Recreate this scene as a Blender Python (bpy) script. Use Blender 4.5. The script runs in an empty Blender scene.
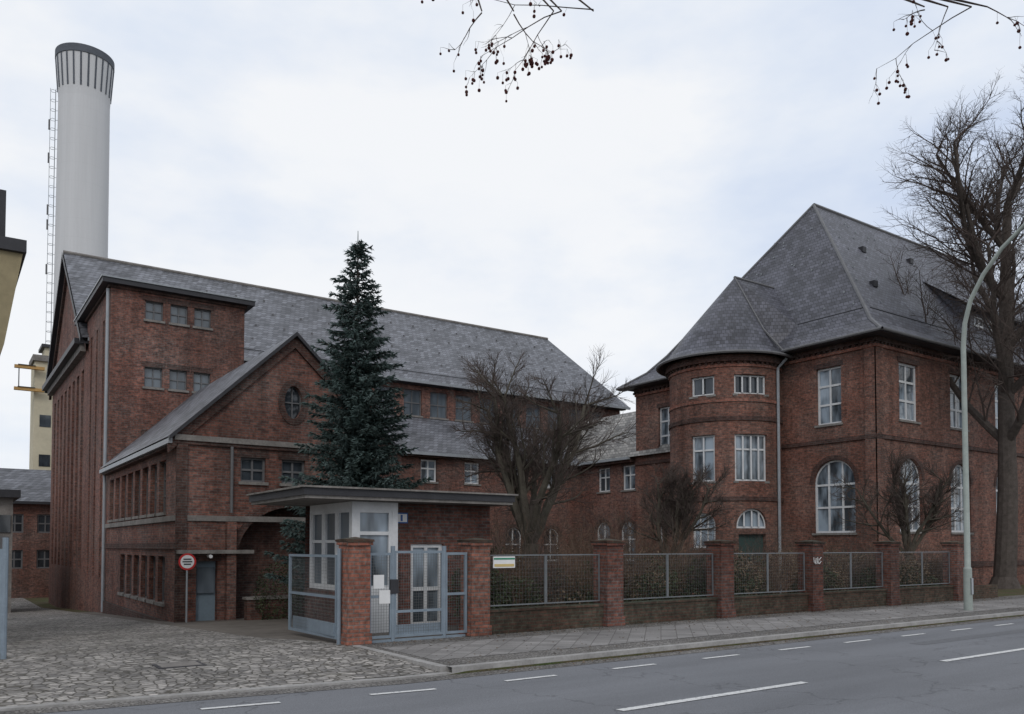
import bpy, math, random
from mathutils import Vector, Matrix
random.seed(7)
R=random.random
def U(a,b): return a+(b-a)*random.random()
scene=bpy.context.scene
# ------------------------------------------------------------------ helpers
class NT:
    def __init__(s,nt): s.nt=nt
    def n(s,t,**k):
        nd=s.nt.nodes.new('ShaderNode'+t)
        for a,b in k.items():
            if a=='inp':
                for i,v in b.items(): nd.inputs[i].default_value=v
            else: setattr(nd,a,b)
        return nd
    def l(s,a,b): s.nt.links.new(a,b)
    def math(s,op,a,b=None,c=None):
        nd=s.n('Math',operation=op)
        for i,v in enumerate((a,b,c)):
            if v is None: continue
            if isinstance(v,(int,float)): nd.inputs[i].default_value=v
            else: s.l(v,nd.inputs[i])
        return nd.outputs[0]
    def mix(s,fac,a,b,bt='MIX'):
        nd=s.n('MixRGB',blend_type=bt)
        for i,v in ((0,fac),(1,a),(2,b)):
            if isinstance(v,(int,float)): nd.inputs[i].default_value=v
            elif isinstance(v,tuple): nd.inputs[i].default_value=(v[0],v[1],v[2],1)
            else: s.l(v,nd.inputs[i])
        return nd.outputs[0]
    def noise(s,vec,scale,detail=4,rough=.55):
        nd=s.n('TexNoise'); nd.inputs['Scale'].default_value=scale; nd.inputs['Detail'].default_value=detail
        nd.inputs['Roughness'].default_value=rough
        if vec is not None: s.l(vec,nd.inputs['Vector'])
        return nd.outputs['Fac']
    def ramp(s,fac,stops):
        nd=s.n('ValToRGB'); cr=nd.color_ramp
        while len(cr.elements)<len(stops): cr.elements.new(.5)
        for e,(p,c) in zip(cr.elements,stops):
            e.position=p; e.color=(c,c,c,1) if isinstance(c,(int,float)) else (c[0],c[1],c[2],1)
        s.l(fac,nd.inputs[0]); return nd.outputs[0]
    def pos(s): return s.n('NewGeometry').outputs['Position']
    def scl(s,v,x,y,z):
        nd=s.n('VectorMath',operation='MULTIPLY'); s.l(v,nd.inputs[0]); nd.inputs[1].default_value=(x,y,z); return nd.outputs[0]
    def wallvec(s):
        sp=s.n('SeparateXYZ'); s.l(s.pos(),sp.inputs[0])
        u=s.math('SUBTRACT',sp.outputs[0],sp.outputs[1])
        c=s.n('CombineXYZ'); s.l(u,c.inputs[0]); s.l(sp.outputs[2],c.inputs[1]); return c.outputs[0],sp
    def bump(s,h,strength,dist,bs):
        b=s.n('Bump'); b.inputs['Strength'].default_value=strength; b.inputs['Distance'].default_value=dist
        s.l(h,b.inputs['Height']); s.l(b.outputs[0],bs.inputs['Normal'])
def newmat(name,rough=.8,spec=.3,col=(.5,.5,.5),metal=0):
    m=bpy.data.materials.new(name); m.use_nodes=True
    bs=m.node_tree.nodes['Principled BSDF']
    bs.inputs['Roughness'].default_value=rough; bs.inputs['Specular IOR Level'].default_value=spec
    bs.inputs['Base Color'].default_value=(*col,1); bs.inputs['Metallic'].default_value=metal
    return m,NT(m.node_tree),bs
def brickmat(name,c1,c2,mo,bw=.26,bh=.085,dirt=.6,ms=.012):
    m,t,bs=newmat(name,.85,.2)
    v,sp=t.wallvec()
    b=t.n('TexBrick'); t.l(v,b.inputs['Vector'])
    for k,val in (('Color1',(*c1,1)),('Color2',(*c2,1)),('Mortar',(*mo,1)),('Scale',1),('Mortar Size',ms),('Mortar Smooth',.3),('Bias',-.1),('Brick Width',bw),('Row Height',bh)):
        b.inputs[k].default_value=val
    p=t.pos()
    big=t.ramp(t.noise(p,.25,5,.65),[(.3,dirt),(.7,1.2)])
    st=t.ramp(t.noise(t.scl(p,1.6,1.6,.12),1,4),[(.3,.62),(.62,1.05)])
    sp2=t.ramp(t.noise(p,7,3,.75),[(.3,.5),(.7,1.45)])
    hue=t.ramp(t.noise(p,.5,4,.6),[(.38,(1.04,.97,.95)),(.66,(.84,1.0,1.05))])
    c=t.mix(1,b.outputs['Color'],big,'MULTIPLY'); c=t.mix(.85,c,st,'MULTIPLY'); c=t.mix(.95,c,sp2,'MULTIPLY'); c=t.mix(1,c,hue,'MULTIPLY')
    t.l(c,bs.inputs['Base Color'])
    h=t.math('SUBTRACT',1.0,b.outputs['Fac']); t.bump(h,.6,.01,bs)
    return m
def noisemat(name,col,var=.25,scale=3,rough=.7,spec=.3,metal=0,bump=0):
    m,t,bs=newmat(name,rough,spec,col,metal)
    p=t.pos(); f=t.ramp(t.noise(p,scale,6,.6),[(.25,1-var),(.75,1+var)])
    f2=t.ramp(t.noise(p,scale*7,3,.6),[(.25,1-var*.6),(.75,1+var*.6)])
    c=t.mix(1,(col[0],col[1],col[2]),f,'MULTIPLY'); c=t.mix(1,c,f2,'MULTIPLY')
    t.l(c,bs.inputs['Base Color'])
    if bump: t.bump(t.noise(p,scale*7,4),bump,.02,bs)
    return m
def slatemat(name,col,bw=.3,bh=.2,light=(.2,.2,.21)):
    m,t,bs=newmat(name,.5,.45)
    v,sp=t.wallvec()
    b=t.n('TexBrick'); t.l(v,b.inputs['Vector'])
    c1=tuple(x*.58 for x in col); c2=tuple(x*1.42 for x in col)
    for k,val in (('Color1',(*c1,1)),('Color2',(*c2,1)),('Mortar',(col[0]*.3,col[1]*.3,col[2]*.3,1)),('Scale',1),('Mortar Size',.018),('Mortar Smooth',.4),('Brick Width',bw),('Row Height',bh)):
        b.inputs[k].default_value=val
    p=t.pos()
    big=t.ramp(t.noise(p,.3,6,.65),[(.3,.72),(.7,1.3)])
    c=t.mix(1,b.outputs['Color'],big,'MULTIPLY')
    st=t.ramp(t.noise(t.scl(p,1.2,1.2,.15),1,4),[(.3,.75),(.65,1.15)])
    c=t.mix(1,c,st,'MULTIPLY')
    sc=t.ramp(t.noise(p,5.5,4,.7),[(.60,0),(.70,1)])
    c=t.mix(t.math('MULTIPLY',sc,.5),c,light)
    t.l(c,bs.inputs['Base Color']); t.bump(t.math('SUBTRACT',1.0,b.outputs['Fac']),.6,.015,bs)
    return m
def glassmat(name,col,var=.4):
    m,t,bs=newmat(name,.06,.6)
    p=t.pos(); f=t.ramp(t.noise(t.scl(p,1.3,1.3,.45),1,3),[(.38,1-var),(.60,1+var)])
    t.l(t.mix(1,col,f,'MULTIPLY'),bs.inputs['Base Color'])
    t.bump(t.noise(p,.9,1),.08,.05,bs); return m
M={}
M['brick']=brickmat('factory_brick',(.27,.116,.087),(.115,.059,.051),(.155,.13,.115))
M['brick_v']=brickmat('villa_brick',(.285,.124,.090),(.13,.067,.054),(.15,.125,.108))
M['brick_f']=brickmat('fence_brick',(.215,.084,.061),(.105,.05,.042),(.13,.11,.10),.25,.08,.5)
M['brick_o']=brickmat('orange_brick',(.37,.138,.094),(.22,.09,.065),(.20,.155,.135),.25,.08,.65)
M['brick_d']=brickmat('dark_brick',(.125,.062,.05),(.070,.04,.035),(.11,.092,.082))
M['brick_m']=brickmat('mossy_brick',(.12,.068,.05),(.064,.047,.034),(.085,.085,.062),.25,.08,.45)
M['slate']=slatemat('grey_slate',(.120,.124,.140),.32,.22,(.21,.21,.22))
M['slate_v']=slatemat('villa_slate',(.072,.073,.091),.3,.22,(.145,.145,.16))
M['tile']=slatemat('grey_brown_roof',(.23,.22,.205),.3,.2,(.3,.29,.27))
M['glass']=glassmat('dark_glass',(.035,.042,.05))
M['glassb']=glassmat('painted_sky_glass',(.17,.205,.24),.75)  # sky reflection and curtain tones painted into the pale base colour
M['glassf']=glassmat('frosted_glass',(.10,.12,.14),.3)
M['white']=noisemat('white_paint',(.58,.59,.60),.12,2,.5)
M['greyfr']=noisemat('grey_frame',(.13,.13,.135),.15,3,.5)
M['dark']=noisemat('dark_metal',(.035,.035,.04),.2,3,.5)
M['zinc']=noisemat('zinc_pipe',(.27,.29,.31),.15,2,.4,.5)
M['stone']=noisemat('weathered_stone',(.195,.182,.17),.35,2,.85,.2,0,.2)
M['kerb']=noisemat('kerb_granite',(.31,.30,.29),.25,3,.8,.2,0,.3)
M['bluegrey']=noisemat('blue_grey_steel',(.19,.235,.28),.15,4,.45,.5)
M['wire']=noisemat('galvanised_wire',(.12,.125,.13),.1,4,.5,.5)
M['fencefr']=noisemat('fence_frame',(.14,.15,.16),.15,4,.5,.5)
M['lamp']=noisemat('lamp_paint',(.29,.325,.30),.15,3,.5,.4)
M['ochre']=noisemat('ochre_render',(.27,.225,.135),.2,1,.8)
M['beige']=noisemat('beige_render',(.52,.47,.35),.12,.4,.85)
M['orange']=noisemat('orange_steel',(.42,.25,.09),.2,1,.6)
M['bark']=noisemat('bark',(.085,.072,.064),.35,5,.95,.1,0,.6)
M['bark2']=noisemat('bark_grey_green',(.078,.070,.056),.35,5,.95,.1,0,.6)
M['twig']=noisemat('twig_bark',(.080,.063,.056),.2,2,.95,.1)
M['twigb']=noisemat('shrub_twig',(.125,.085,.062),.4,.8,.95,.1)
M['ball']=noisemat('seed_ball',(.075,.026,.024),.3,30,.95,.1)
M['door']=noisemat('green_door',(.03,.06,.055),.15,2,.5)
M['doorb']=noisemat('blue_grey_door',(.17,.22,.26),.12,2,.5)
M['red']=noisemat('sign_red',(.50,.03,.03),.08,2,.4)
M['signw']=noisemat('sign_white',(.70,.70,.70),.06,2,.4)
M['blue']=noisemat('sign_blue',(.03,.10,.30),.05,2,.4)
M['green']=noisemat('sign_green',(.05,.22,.14),.05,2,.4)
M['yellow']=noisemat('sign_yellow',(.55,.42,.18),.05,2,.4)
def leafmat(name,c1,c2,sc=1.3):
    m,t,bs=newmat(name,.75,.25)
    p=t.pos(); f=t.ramp(t.noise(p,sc,4,.6),[(.35,c1),(.65,c2)])
    f2=t.ramp(t.noise(p,14,2,.6),[(.3,.6),(.7,1.35)])
    t.l(t.mix(1,f,f2,'MULTIPLY'),bs.inputs['Base Color']); return m
M['spruce']=leafmat('spruce_needles',(.036,.060,.055),(.088,.122,.116))
M['ivy']=leafmat('evergreen_leaves',(.024,.036,.018),(.065,.08,.04))
M['dry']=leafmat('dry_leaves',(.08,.056,.038),(.17,.122,.08))
# ground materials
def asphalt():
    m,t,bs=newmat('asphalt',.8,.3)
    p=t.pos()
    f=t.ramp(t.noise(p,60,3,.8),[(.3,.66),(.7,1.36)])
    g=t.ramp(t.noise(t.scl(p,.12,.9,1),1,5,.6),[(.3,.82),(.7,1.15)])
    c=t.mix(1,(.160,.165,.178),f,'MULTIPLY'); c=t.mix(1,c,g,'MULTIPLY')
    v=t.n('TexVoronoi',feature='DISTANCE_TO_EDGE'); v.inputs['Scale'].default_value=.22
    nv=t.n('TexNoise'); nv.inputs['Scale'].default_value=1.5; nv.inputs['Detail'].default_value=5
    t.l(p,nv.inputs['Vector']); ad=t.n('VectorMath',operation='MULTIPLY_ADD'); t.l(nv.outputs['Color'],ad.inputs[0]); ad.inputs[1].default_value=(1.6,1.6,1.6); t.l(p,ad.inputs[2]); t.l(ad.outputs[0],v.inputs['Vector'])
    cr=t.ramp(v.outputs['Distance'],[(0,.66),(.003,.74),(.006,1)])
    c=t.mix(1,c,cr,'MULTIPLY')
    t.l(c,bs.inputs['Base Color']); t.bump(t.noise(p,90,2),.35,.01,bs); return m
M['asphalt']=asphalt()
M['patch']=noisemat('asphalt_patch',(.130,.133,.142),.2,8,.85,.3,0,.3)
def cobble(name,scale,c1,c2,gap,sx=1,sy=1,lo=.6):
    m,t,bs=newmat(name,.75,.3)
    p0=t.pos()
    nw=t.n('TexNoise'); nw.inputs['Scale'].default_value=.7; nw.inputs['Detail'].default_value=2; t.l(p0,nw.inputs['Vector'])
    ad=t.n('VectorMath',operation='MULTIPLY_ADD'); t.l(nw.outputs['Color'],ad.inputs[0]); ad.inputs[1].default_value=(.5,.5,0); t.l(p0,ad.inputs[2])
    p=t.scl(ad.outputs[0],sx,sy,0)
    v=t.n('TexVoronoi',feature='DISTANCE_TO_EDGE'); v.inputs['Scale'].default_value=scale; v.inputs['Randomness'].default_value=.7; t.l(p,v.inputs['Vector'])
    w=t.n('TexVoronoi',feature='F1'); w.inputs['Scale'].default_value=scale; w.inputs['Randomness'].default_value=.7; t.l(p,w.inputs['Vector'])
    sp=t.n('SeparateColor'); t.l(w.outputs['Color'],sp.inputs[0])
    c=t.ramp(sp.outputs[0],[(0,c1),(1,c2)])
    e=t.ramp(v.outputs['Distance'],[(.02,0),(.10,1)])
    c=t.mix(e,gap,c)
    big=t.ramp(t.noise(p0,.45,6,.65),[(.3,lo),(.7,1.2)]); c=t.mix(1,c,big,'MULTIPLY')
    moss=t.ramp(t.noise(p0,1.1,5,.7),[(.54,0),(.70,.5)]); c=t.mix(moss,c,(.09,.082,.06))
    fi=t.ramp(t.noise(p0,25,3,.6),[(.3,.8),(.7,1.2)]); c=t.mix(1,c,fi,'MULTIPLY')
    t.l(c,bs.inputs['Base Color'])
    t.bump(t.ramp(v.outputs['Distance'],[(0,0),(.3,1)]),.9,.04,bs); return m
M['cobble']=cobble('cobblestone',6.2,(.19,.18,.172),(.46,.43,.40),(.075,.068,.056),1,1.25)
M['mosaic']=cobble('small_paving_stone',14,(.17,.16,.155),(.29,.275,.26),(.10,.092,.082),1,1,.7)
def slabs():
    m,t,bs=newmat('paving_slabs',.8,.3)
    p=t.pos(); mp=t.n('Mapping'); mp.inputs['Rotation'].default_value=(0,0,math.radians(45)); t.l(p,mp.inputs[0])
    b=t.n('TexBrick'); t.l(mp.outputs[0],b.inputs['Vector']); b.offset=0
    for k,val in (('Color1',(.195,.186,.18,1)),('Color2',(.275,.263,.255,1)),('Mortar',(.12,.112,.105,1)),('Scale',1),('Mortar Size',.010),('Brick Width',.35),('Row Height',.35)): b.inputs[k].default_value=val
    big=t.ramp(t.noise(p,.6,5,.6),[(.3,.64),(.7,1.15)]); c=t.mix(1,b.outputs['Color'],big,'MULTIPLY')
    fi=t.ramp(t.noise(p,30,3,.7),[(.3,.8),(.7,1.2)]); c=t.mix(1,c,fi,'MULTIPLY')
    t.l(c,bs.inputs['Base Color']); return m
M['slab']=slabs()
M['yard']=noisemat('worn_yard_asphalt',(.14,.125,.11),.3,.7,.9,.2,0,.4)
def soil():
    m,t,bs=newmat('soil_and_grass',.95,.1)
    p=t.pos(); c=t.ramp(t.noise(p,.8,6,.7),[(.35,(.075,.058,.04)),(.5,(.10,.085,.05)),(.65,(.06,.08,.03))])
    f=t.ramp(t.noise(p,20,3,.7),[(.3,.6),(.7,1.3)]); t.l(t.mix(1,c,f,'MULTIPLY'),bs.inputs['Base Color']); t.bump(t.noise(p,20,4),.6,.04,bs); return m
M['soil']=soil()
def marking():
    m,t,bs=newmat('road_paint',.7,.3)
    p=t.pos(); f=t.ramp(t.noise(p,16,5,.8),[(.36,0),(.48,1)])
    t.l(t.mix(f,(.24,.24,.25),(.64,.64,.63)),bs.inputs['Base Color']); return m
M['mark']=marking()
def chim():
    m,t,bs=newmat('chimney_concrete',.85,.2)
    p=t.pos(); sp=t.n('SeparateXYZ'); t.l(p,sp.inputs[0])
    st=t.ramp(t.noise(t.scl(p,.8,.8,.04),1,5,.6),[(.3,.93),(.7,1.03)])
    fr=t.math('FRACT',t.math('MULTIPLY',sp.outputs[2],.4)); li=t.ramp(fr,[(0,.93),(.05,1)])
    c=t.mix(1,(.60,.605,.62),st,'MULTIPLY'); c=t.mix(.6,c,li,'MULTIPLY'); t.l(c,bs.inputs['Base Color']); return m
M['chim']=chim()
M['chimrib']=noisemat('chimney_rib',(.10,.11,.13),.15,1,.8)

class Acc:
    def __init__(s): s.v=[];s.f=[];s.m=[];s.mats=[]
    def mi(s,k):
        if k not in s.mats: s.mats.append(k)
        return s.mats.index(k)
    def face(s,pts,k):
        n=len(s.v); s.v.extend([tuple(p) for p in pts]); s.f.append(tuple(range(n,n+len(pts)))); s.m.append(s.mi(k))
    def fbox(s,f,u0,u1,d0,d1,z0,z1,k):
        n=len(s.v); s.v.extend([f(u,d,z) for z in (z0,z1) for d in (d0,d1) for u in (u0,u1)])
        i=s.mi(k)
        for q in ((0,1,3,2),(4,5,7,6),(0,1,5,4),(2,3,7,6),(0,2,6,4),(1,3,7,5)):
            s.f.append(tuple(n+a for a in q)); s.m.append(i)
    def box(s,x0,x1,y0,y1,z0,z1,k): s.fbox(lambda a,b,c:(a,b,c),x0,x1,y0,y1,z0,z1,k)
    def tube(s,pts,rad,n,k,cap=False):
        pts=[Vector(p) for p in pts]; base=len(s.v); N=len(pts); i0=s.mi(k)
        d=(pts[-1]-pts[0]); a=Vector((0,0,1)) if abs(d.z)<.8*d.length else Vector((1,0,0))
        for i,p in enumerate(pts):
            t=(pts[min(i+1,N-1)]-pts[max(i-1,0)]).normalized()
            e1=t.cross(a); 
            if e1.length<1e-4: e1=t.cross(Vector((0,1,0)))
            e1.normalize(); e2=t.cross(e1); r=rad[i] if isinstance(rad,(list,tuple)) else rad
            for j in range(n):
                an=2*math.pi*j/n; q=p+e1*(r*math.cos(an))+e2*(r*math.sin(an)); s.v.append((q.x,q.y,q.z))
        for i in range(N-1):
            for j in range(n):
                j2=(j+1)%n; s.f.append((base+i*n+j,base+i*n+j2,base+(i+1)*n+j2,base+(i+1)*n+j)); s.m.append(i0)
        if cap:
            s.f.append(tuple(base+j for j in range(n))); s.m.append(i0); s.f.append(tuple(base+(N-1)*n+j for j in range(n))); s.m.append(i0)
    def obj(s,name,parent=None,smooth=False,bevel=0):
        me=bpy.data.meshes.new(name); me.from_pydata(s.v,[],s.f)
        for k in s.mats: me.materials.append(M[k])
        me.polygons.foreach_set('material_index',s.m)
        if smooth: me.polygons.foreach_set('use_smooth',[True]*len(s.f))
        me.update(); o=bpy.data.objects.new(name,me); scene.collection.objects.link(o)
        if parent:
            o.parent=parent; o.matrix_parent_inverse=Matrix.Translation(-parent.location)
        if bevel:
            b=o.modifiers.new('bevel','BEVEL'); b.width=bevel; b.segments=2; b.limit_method='ANGLE'
        return o
def empty(name,x,y,z=0):
    e=bpy.data.objects.new(name,None); e.location=(x,y,z); e.empty_display_size=.3; scene.collection.objects.link(e); return e
def FY(c): return lambda u,d,z:(u,c+d,z)      # wall facing -Y
def FX(c): return lambda u,d,z:(c+d,u,z)      # wall facing -X
def FYb(c): return lambda u,d,z:(u,c-d,z)
def FXb(c): return lambda u,d,z:(c-d,u,z)
def window(A,f,u0,u1,z0,z1,rec,glass='glass',fr='greyfr',nv=1,hz=(),fw=.07,arch=0):
    w=u1-u0
    A.face([f(u0,rec-.01,z0),f(u1,rec-.01,z0),f(u1,rec-.01,z1),f(u0,rec-.01,z1)],glass)
    d0=rec-.07; d1=rec-.012
    zt=z1-arch if arch else z1
    A.fbox(f,u0,u0+fw,d0,d1,z0,zt,fr); A.fbox(f,u1-fw,u1,d0,d1,z0,zt,fr)
    A.fbox(f,u0+fw,u1-fw,d0+.003,d1,z0,z0+fw,fr)
    if not arch: A.fbox(f,u0+fw,u1-fw,d0+.003,d1,z1-fw,z1,fr)
    else:
        uc=(u0+u1)/2; a=w/2; n=12
        for i in range(n):
            t0=math.pi*i/n; t1=math.pi*(i+1)/n; P=[]
            for q in ((a,arch),(a-fw,arch-fw)):
                for tt in (t0,t1): P.append((uc+q[0]*math.cos(tt),zt+q[1]*math.sin(tt)))
            A.face([f(P[0][0],d0,P[0][1]),f(P[1][0],d0,P[1][1]),f(P[3][0],d0,P[3][1]),f(P[2][0],d0,P[2][1])],fr)
    for i in range(nv):
        uc=u0+w*(i+1)/(nv+1); ztop=z1-fw
        if arch:
            x=abs(uc-(u0+u1)/2)/(w/2); ztop=zt+arch*math.sqrt(max(0,1-x*x))-fw*.6
        A.fbox(f,uc-fw*.45,uc+fw*.45,d0+.006,d1,z0+fw,ztop,fr)
    for h in hz:
        zz=z0+(z1-z0)*h; A.fbox(f,u0+fw,u1-fw,d0+.01,d1,zz-fw*.5,zz+fw*.5,fr)
def wall(A,f,u0,u1,z0,z1,ops,mat,rec=.2,ucuts=(),trim=None,sill=None):
    us={u0,u1}; zs={z0,z1}
    for o in ops: us|={o['u'][0],o['u'][1]}; zs|={o['z'][0],o['z'][1]}
    us|=set(ucuts); us=sorted(us); zs=sorted(zs)
    for i in range(len(us)-1):
        for j in range(len(zs)-1):
            uc=(us[i]+us[i+1])/2; zc=(zs[j]+zs[j+1])/2
            if any(o['u'][0]<uc<o['u'][1] and o['z'][0]<zc<o['z'][1] for o in ops): continue
            A.face([f(us[i],0,zs[j]),f(us[i+1],0,zs[j]),f(us[i+1],0,zs[j+1]),f(us[i],0,zs[j+1])],mat)
    for o in ops:
        a,b=o['u']; c,d=o['z']; ar=o.get('arch',0); ov=o.get('oval',False); r=o.get('rec',rec)
        uc=(a+b)/2; hw=(b-a)/2; n=14
        zl=c; zh=d-ar
        if ov: ar=(d-c)/2; zl=zh=(c+d)/2
        if zh>zl:
            A.face([f(a,0,zl),f(a,r,zl),f(a,r,zh),f(a,0,zh)],mat); A.face([f(b,0,zl),f(b,r,zl),f(b,r,zh),f(b,0,zh)],mat)
        for sgn in ((1,-1) if ov else ((1,) if ar else ())):
            for i in range(n):
                t0=math.pi*i/n; t1=math.pi*(i+1)/n
                p0=(uc+hw*math.cos(t0),zh+sgn*ar*math.sin(t0)); p1=(uc+hw*math.cos(t1),zh+sgn*ar*math.sin(t1))
                A.face([f(p0[0],0,p0[1]),f(p1[0],0,p1[1]),f(p1[0],r,p1[1]),f(p0[0],r,p0[1])],mat)
                cu=b if i<n/2 else a; cz=zh+sgn*ar
                A.face([f(cu,0,cz),f(p0[0],0,p0[1]),f(p1[0],0,p1[1])],mat)
                if trim:
                    tw=.22; q0=(uc+(hw+tw)*math.cos(t0),zh+sgn*(ar+tw)*math.sin(t0)); q1=(uc+(hw+tw)*math.cos(t1),zh+sgn*(ar+tw)*math.sin(t1))
                    A.face([f(p0[0],-.03,p0[1]),f(p1[0],-.03,p1[1]),f(q1[0],-.03,q1[1]),f(q0[0],-.03,q0[1])],trim)
                    A.face([f(q0[0],-.03,q0[1]),f(q1[0],-.03,q1[1]),f(q1[0],0,q1[1]),f(q0[0],0,q0[1])],trim)
                    A.face([f(p0[0],-.03,p0[1]),f(p1[0],-.03,p1[1]),f(p1[0],0,p1[1]),f(p0[0],0,p0[1])],trim)
        if not ar:
            A.face([f(a,0,d),f(b,0,d),f(b,r,d),f(a,r,d)],mat)
            if trim: A.fbox(f,a-.12,b+.12,-.025,-.001,d+.002,d+.25,trim)
        if not ov: A.face([f(a,0,c),f(b,0,c),f(b,r,c),f(a,r,c)],mat)
        if sill and not ov and not o.get('nosill'): A.fbox(f,a-.08,b+.08,-.08,r*.5,c-.1,c+.004,sill)
        if o.get('fill'): A.face([f(a,r,c),f(b,r,c),f(b,r,d),f(a,r,d)],o['fill'])
        else:
            window(A,f,a,b,c,d,r,o.get('glass','glass'),o.get('fr','greyfr'),o.get('nv',1),o.get('hz',()),o.get('fw',.07),0 if ov else ar)
# ------------------------------------------------------------------ terrain, road
def gz(y):
    return 0 if y<18 else -.045*(min(y,60)-18)
def bend(x): return .13*(6-max(x,-6)) if x<6 else 0
def YB(x,t):
    w=1 if t<=12 else max(0,1-(t-12)/3.0)
    return t+bend(x)*w
XS=[-900,-200,-60,-30,-15,-6,-4,-2,0,2,4,5,6,6.6,8,12,20,40,80,160,400,1200]
A=Acc()
ts=[-900,-60,1.40,1.42,11.79,11.81,13,15,18]+list(range(20,61,5))+[80,140,300,1500]
for i in range(len(XS)-1):
    for j in range(len(ts)-1):
        P=[]
        for (x,t) in ((XS[i],ts[j]),(XS[i+1],ts[j]),(XS[i+1],ts[j+1]),(XS[i],ts[j+1])):
            y=YB(x,t); z=-.14 if 1.41<t<11.8 else gz(y)-.02
            if 11.8<t<14 and x<6.65: z=-.14+ (t-11.8)/2.2*.12
            P.append((x,y,z))
        A.face(P,'soil')
A.obj('ground')
def strip(name,t0,t1,x0,x1,z,mat,parent=None,th=0):
    A=Acc(); xs=[x0]+[x for x in XS if x0<x<x1]+[x1]
    for i in range(len(xs)-1):
        a,b=xs[i],xs[i+1]
        P=[(a,YB(a,t0),z),(b,YB(b,t0),z),(b,YB(b,t1),z),(a,YB(a,t1),z)]; A.face(P,mat)
        if th:
            A.face([(a,YB(a,t0),z),(b,YB(b,t0),z),(b,YB(b,t0),z-th),(a,YB(a,t0),z-th)],mat)
            A.face([(a,YB(a,t1),z),(b,YB(b,t1),z),(b,YB(b,t1),z-th),(a,YB(a,t1),z-th)],mat)
    return A.obj(name,parent)
strip('road',1.42,11.8,-200,400,-.12,'asphalt')
strip('road_gutter',11.42,11.79,-200,400,-.115,'mosaic')
strip('kerb',11.8,11.97,7.0,300,.004,'kerb',None,.15)
strip('kerb',11.8,11.97,-200,7.0,-.085,'kerb',None,.06)
strip('kerb',1.25,1.42,-200,300,.004,'kerb',None,.15)
A=Acc(); A.box(6.87,7.03,11.973,15.5,-.14,.006,'kerb'); A.obj('kerb')
strip('pavement',-4,1.25,-200,300,0,'slab')
pv=empty('pavement',20,13.8)
strip('mosaic_strip',11.97,15.9,7.03,300,-.004,'mosaic',pv)
strip('slab_strip',12.7,14.9,7.2,300,.002,'slab',pv)
rp=empty('road_patch',16,9,-.12)
strip('trench_patch',9.55,9.9,17.4,60,-.1165,'patch',rp)
mk=empty('road_marking',10,9,-.12)
x=-1.65-2.25*3
while x<90:
    strip('edge_dash',10.70,10.80,x,x+1.0,-.111,'mark',mk); x+=2.25
for k in range(-3,10):
    strip('centre_dash',7.93,8.07,7.25+7.95*k,11.1+7.95*k,-.111,'mark',mk)
# cobbled driveway
A=Acc()
tl=[11.97,12.5,13,13.5,14.2,15,16,17,18,22,26,30,35,40,45,50,55,60,70,90]
def xb(t): return 6.87 if t<=16 else (6.87-(t-16)*.45 if t<18 else 5.8-.008*(t-18))
def zc(t,y): return -.085+(t-11.97)/2.23*.087 if t<14.2 else gz(y)+.002
xs0=[-60,-30,-15,-6,-3,0,2,4,5.0]
for j in range(len(tl)-1):
    for i in range(len(xs0)):
        P=[]
        for ii,jj in ((i,j),(i+1,j),(i+1,j+1),(i,j+1)):
            t=tl[jj]; x=xs0[ii] if ii<len(xs0) else xb(t); y=YB(x,t); P.append((x,y,zc(t,y)))
        A.face(P,'cobble')
A.obj('cobbled_driveway')
A=Acc()
for j in range(len(tl)-1):
    if tl[j]<16 or tl[j]>40: continue
    t0,t1=tl[j],tl[j+1]; A.face([(xb(t0),t0,gz(t0)-.003),(15,t0,gz(t0)-.003),(15,t1,gz(t1)-.003),(xb(t1),t1,gz(t1)-.003)],'yard')
A.obj('yard_path')
A=Acc(); A.box(3.0,3.75,14.35,14.95,-.02,.012,'dark'); A.box(3.06,3.69,14.41,14.89,.012,.018,'stone'); A.obj('manhole_cover')
# ------------------------------------------------------------------ gabled wing + stair tower + hall : factory
fac=empty('brick_factory_building',14,40,-1)
A=Acc()
B='brick'
ops=[dict(u=(8.34,9.19),z=(4.17,5.0),hz=(.5,)),dict(u=(9.75,10.6),z=(4.17,5.0),hz=(.5,)),dict(u=(12,12.85),z=(4.17,5.0),hz=(.5,)),
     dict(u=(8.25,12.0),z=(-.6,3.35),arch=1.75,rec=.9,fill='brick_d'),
     dict(u=(6.95,7.62),z=(-.6,1.5),fill='doorb',rec=.25,nosill=1)]
f=FY(28.0)
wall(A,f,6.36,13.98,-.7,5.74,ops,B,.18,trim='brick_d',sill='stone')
zo=(6.45,7.6); uo=(9.83,10.47)
sl=(9.36-5.74)/3.81
def gl(z): return 6.36+(z-5.74)/sl
def gr(z): return 13.98-(z-5.74)/sl
A.face([f(gl(5.74),0,5.74),f(gr(5.74),0,5.74),f(gr(6.45),0,6.45),f(gl(6.45),0,6.45)],B)
A.face([f(gl(7.6),0,7.6),f(gr(7.6),0,7.6),f(10.17,0,9.36)],B)
A.face([f(gl(6.45),0,6.45),f(9.83,0,6.45),f(9.83,0,7.6),f(gl(7.6),0,7.6)],B)
A.face([f(10.47,0,6.45),f(gr(6.45),0,6.45),f(gr(7.6),0,7.6),f(10.47,0,7.6)],B)
wall(A,f,9.83,10.47,6.45,7.6,[dict(u=uo,z=zo,oval=True,hz=(.5,),fw=.04)],B,.2,trim='brick_d')
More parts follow.
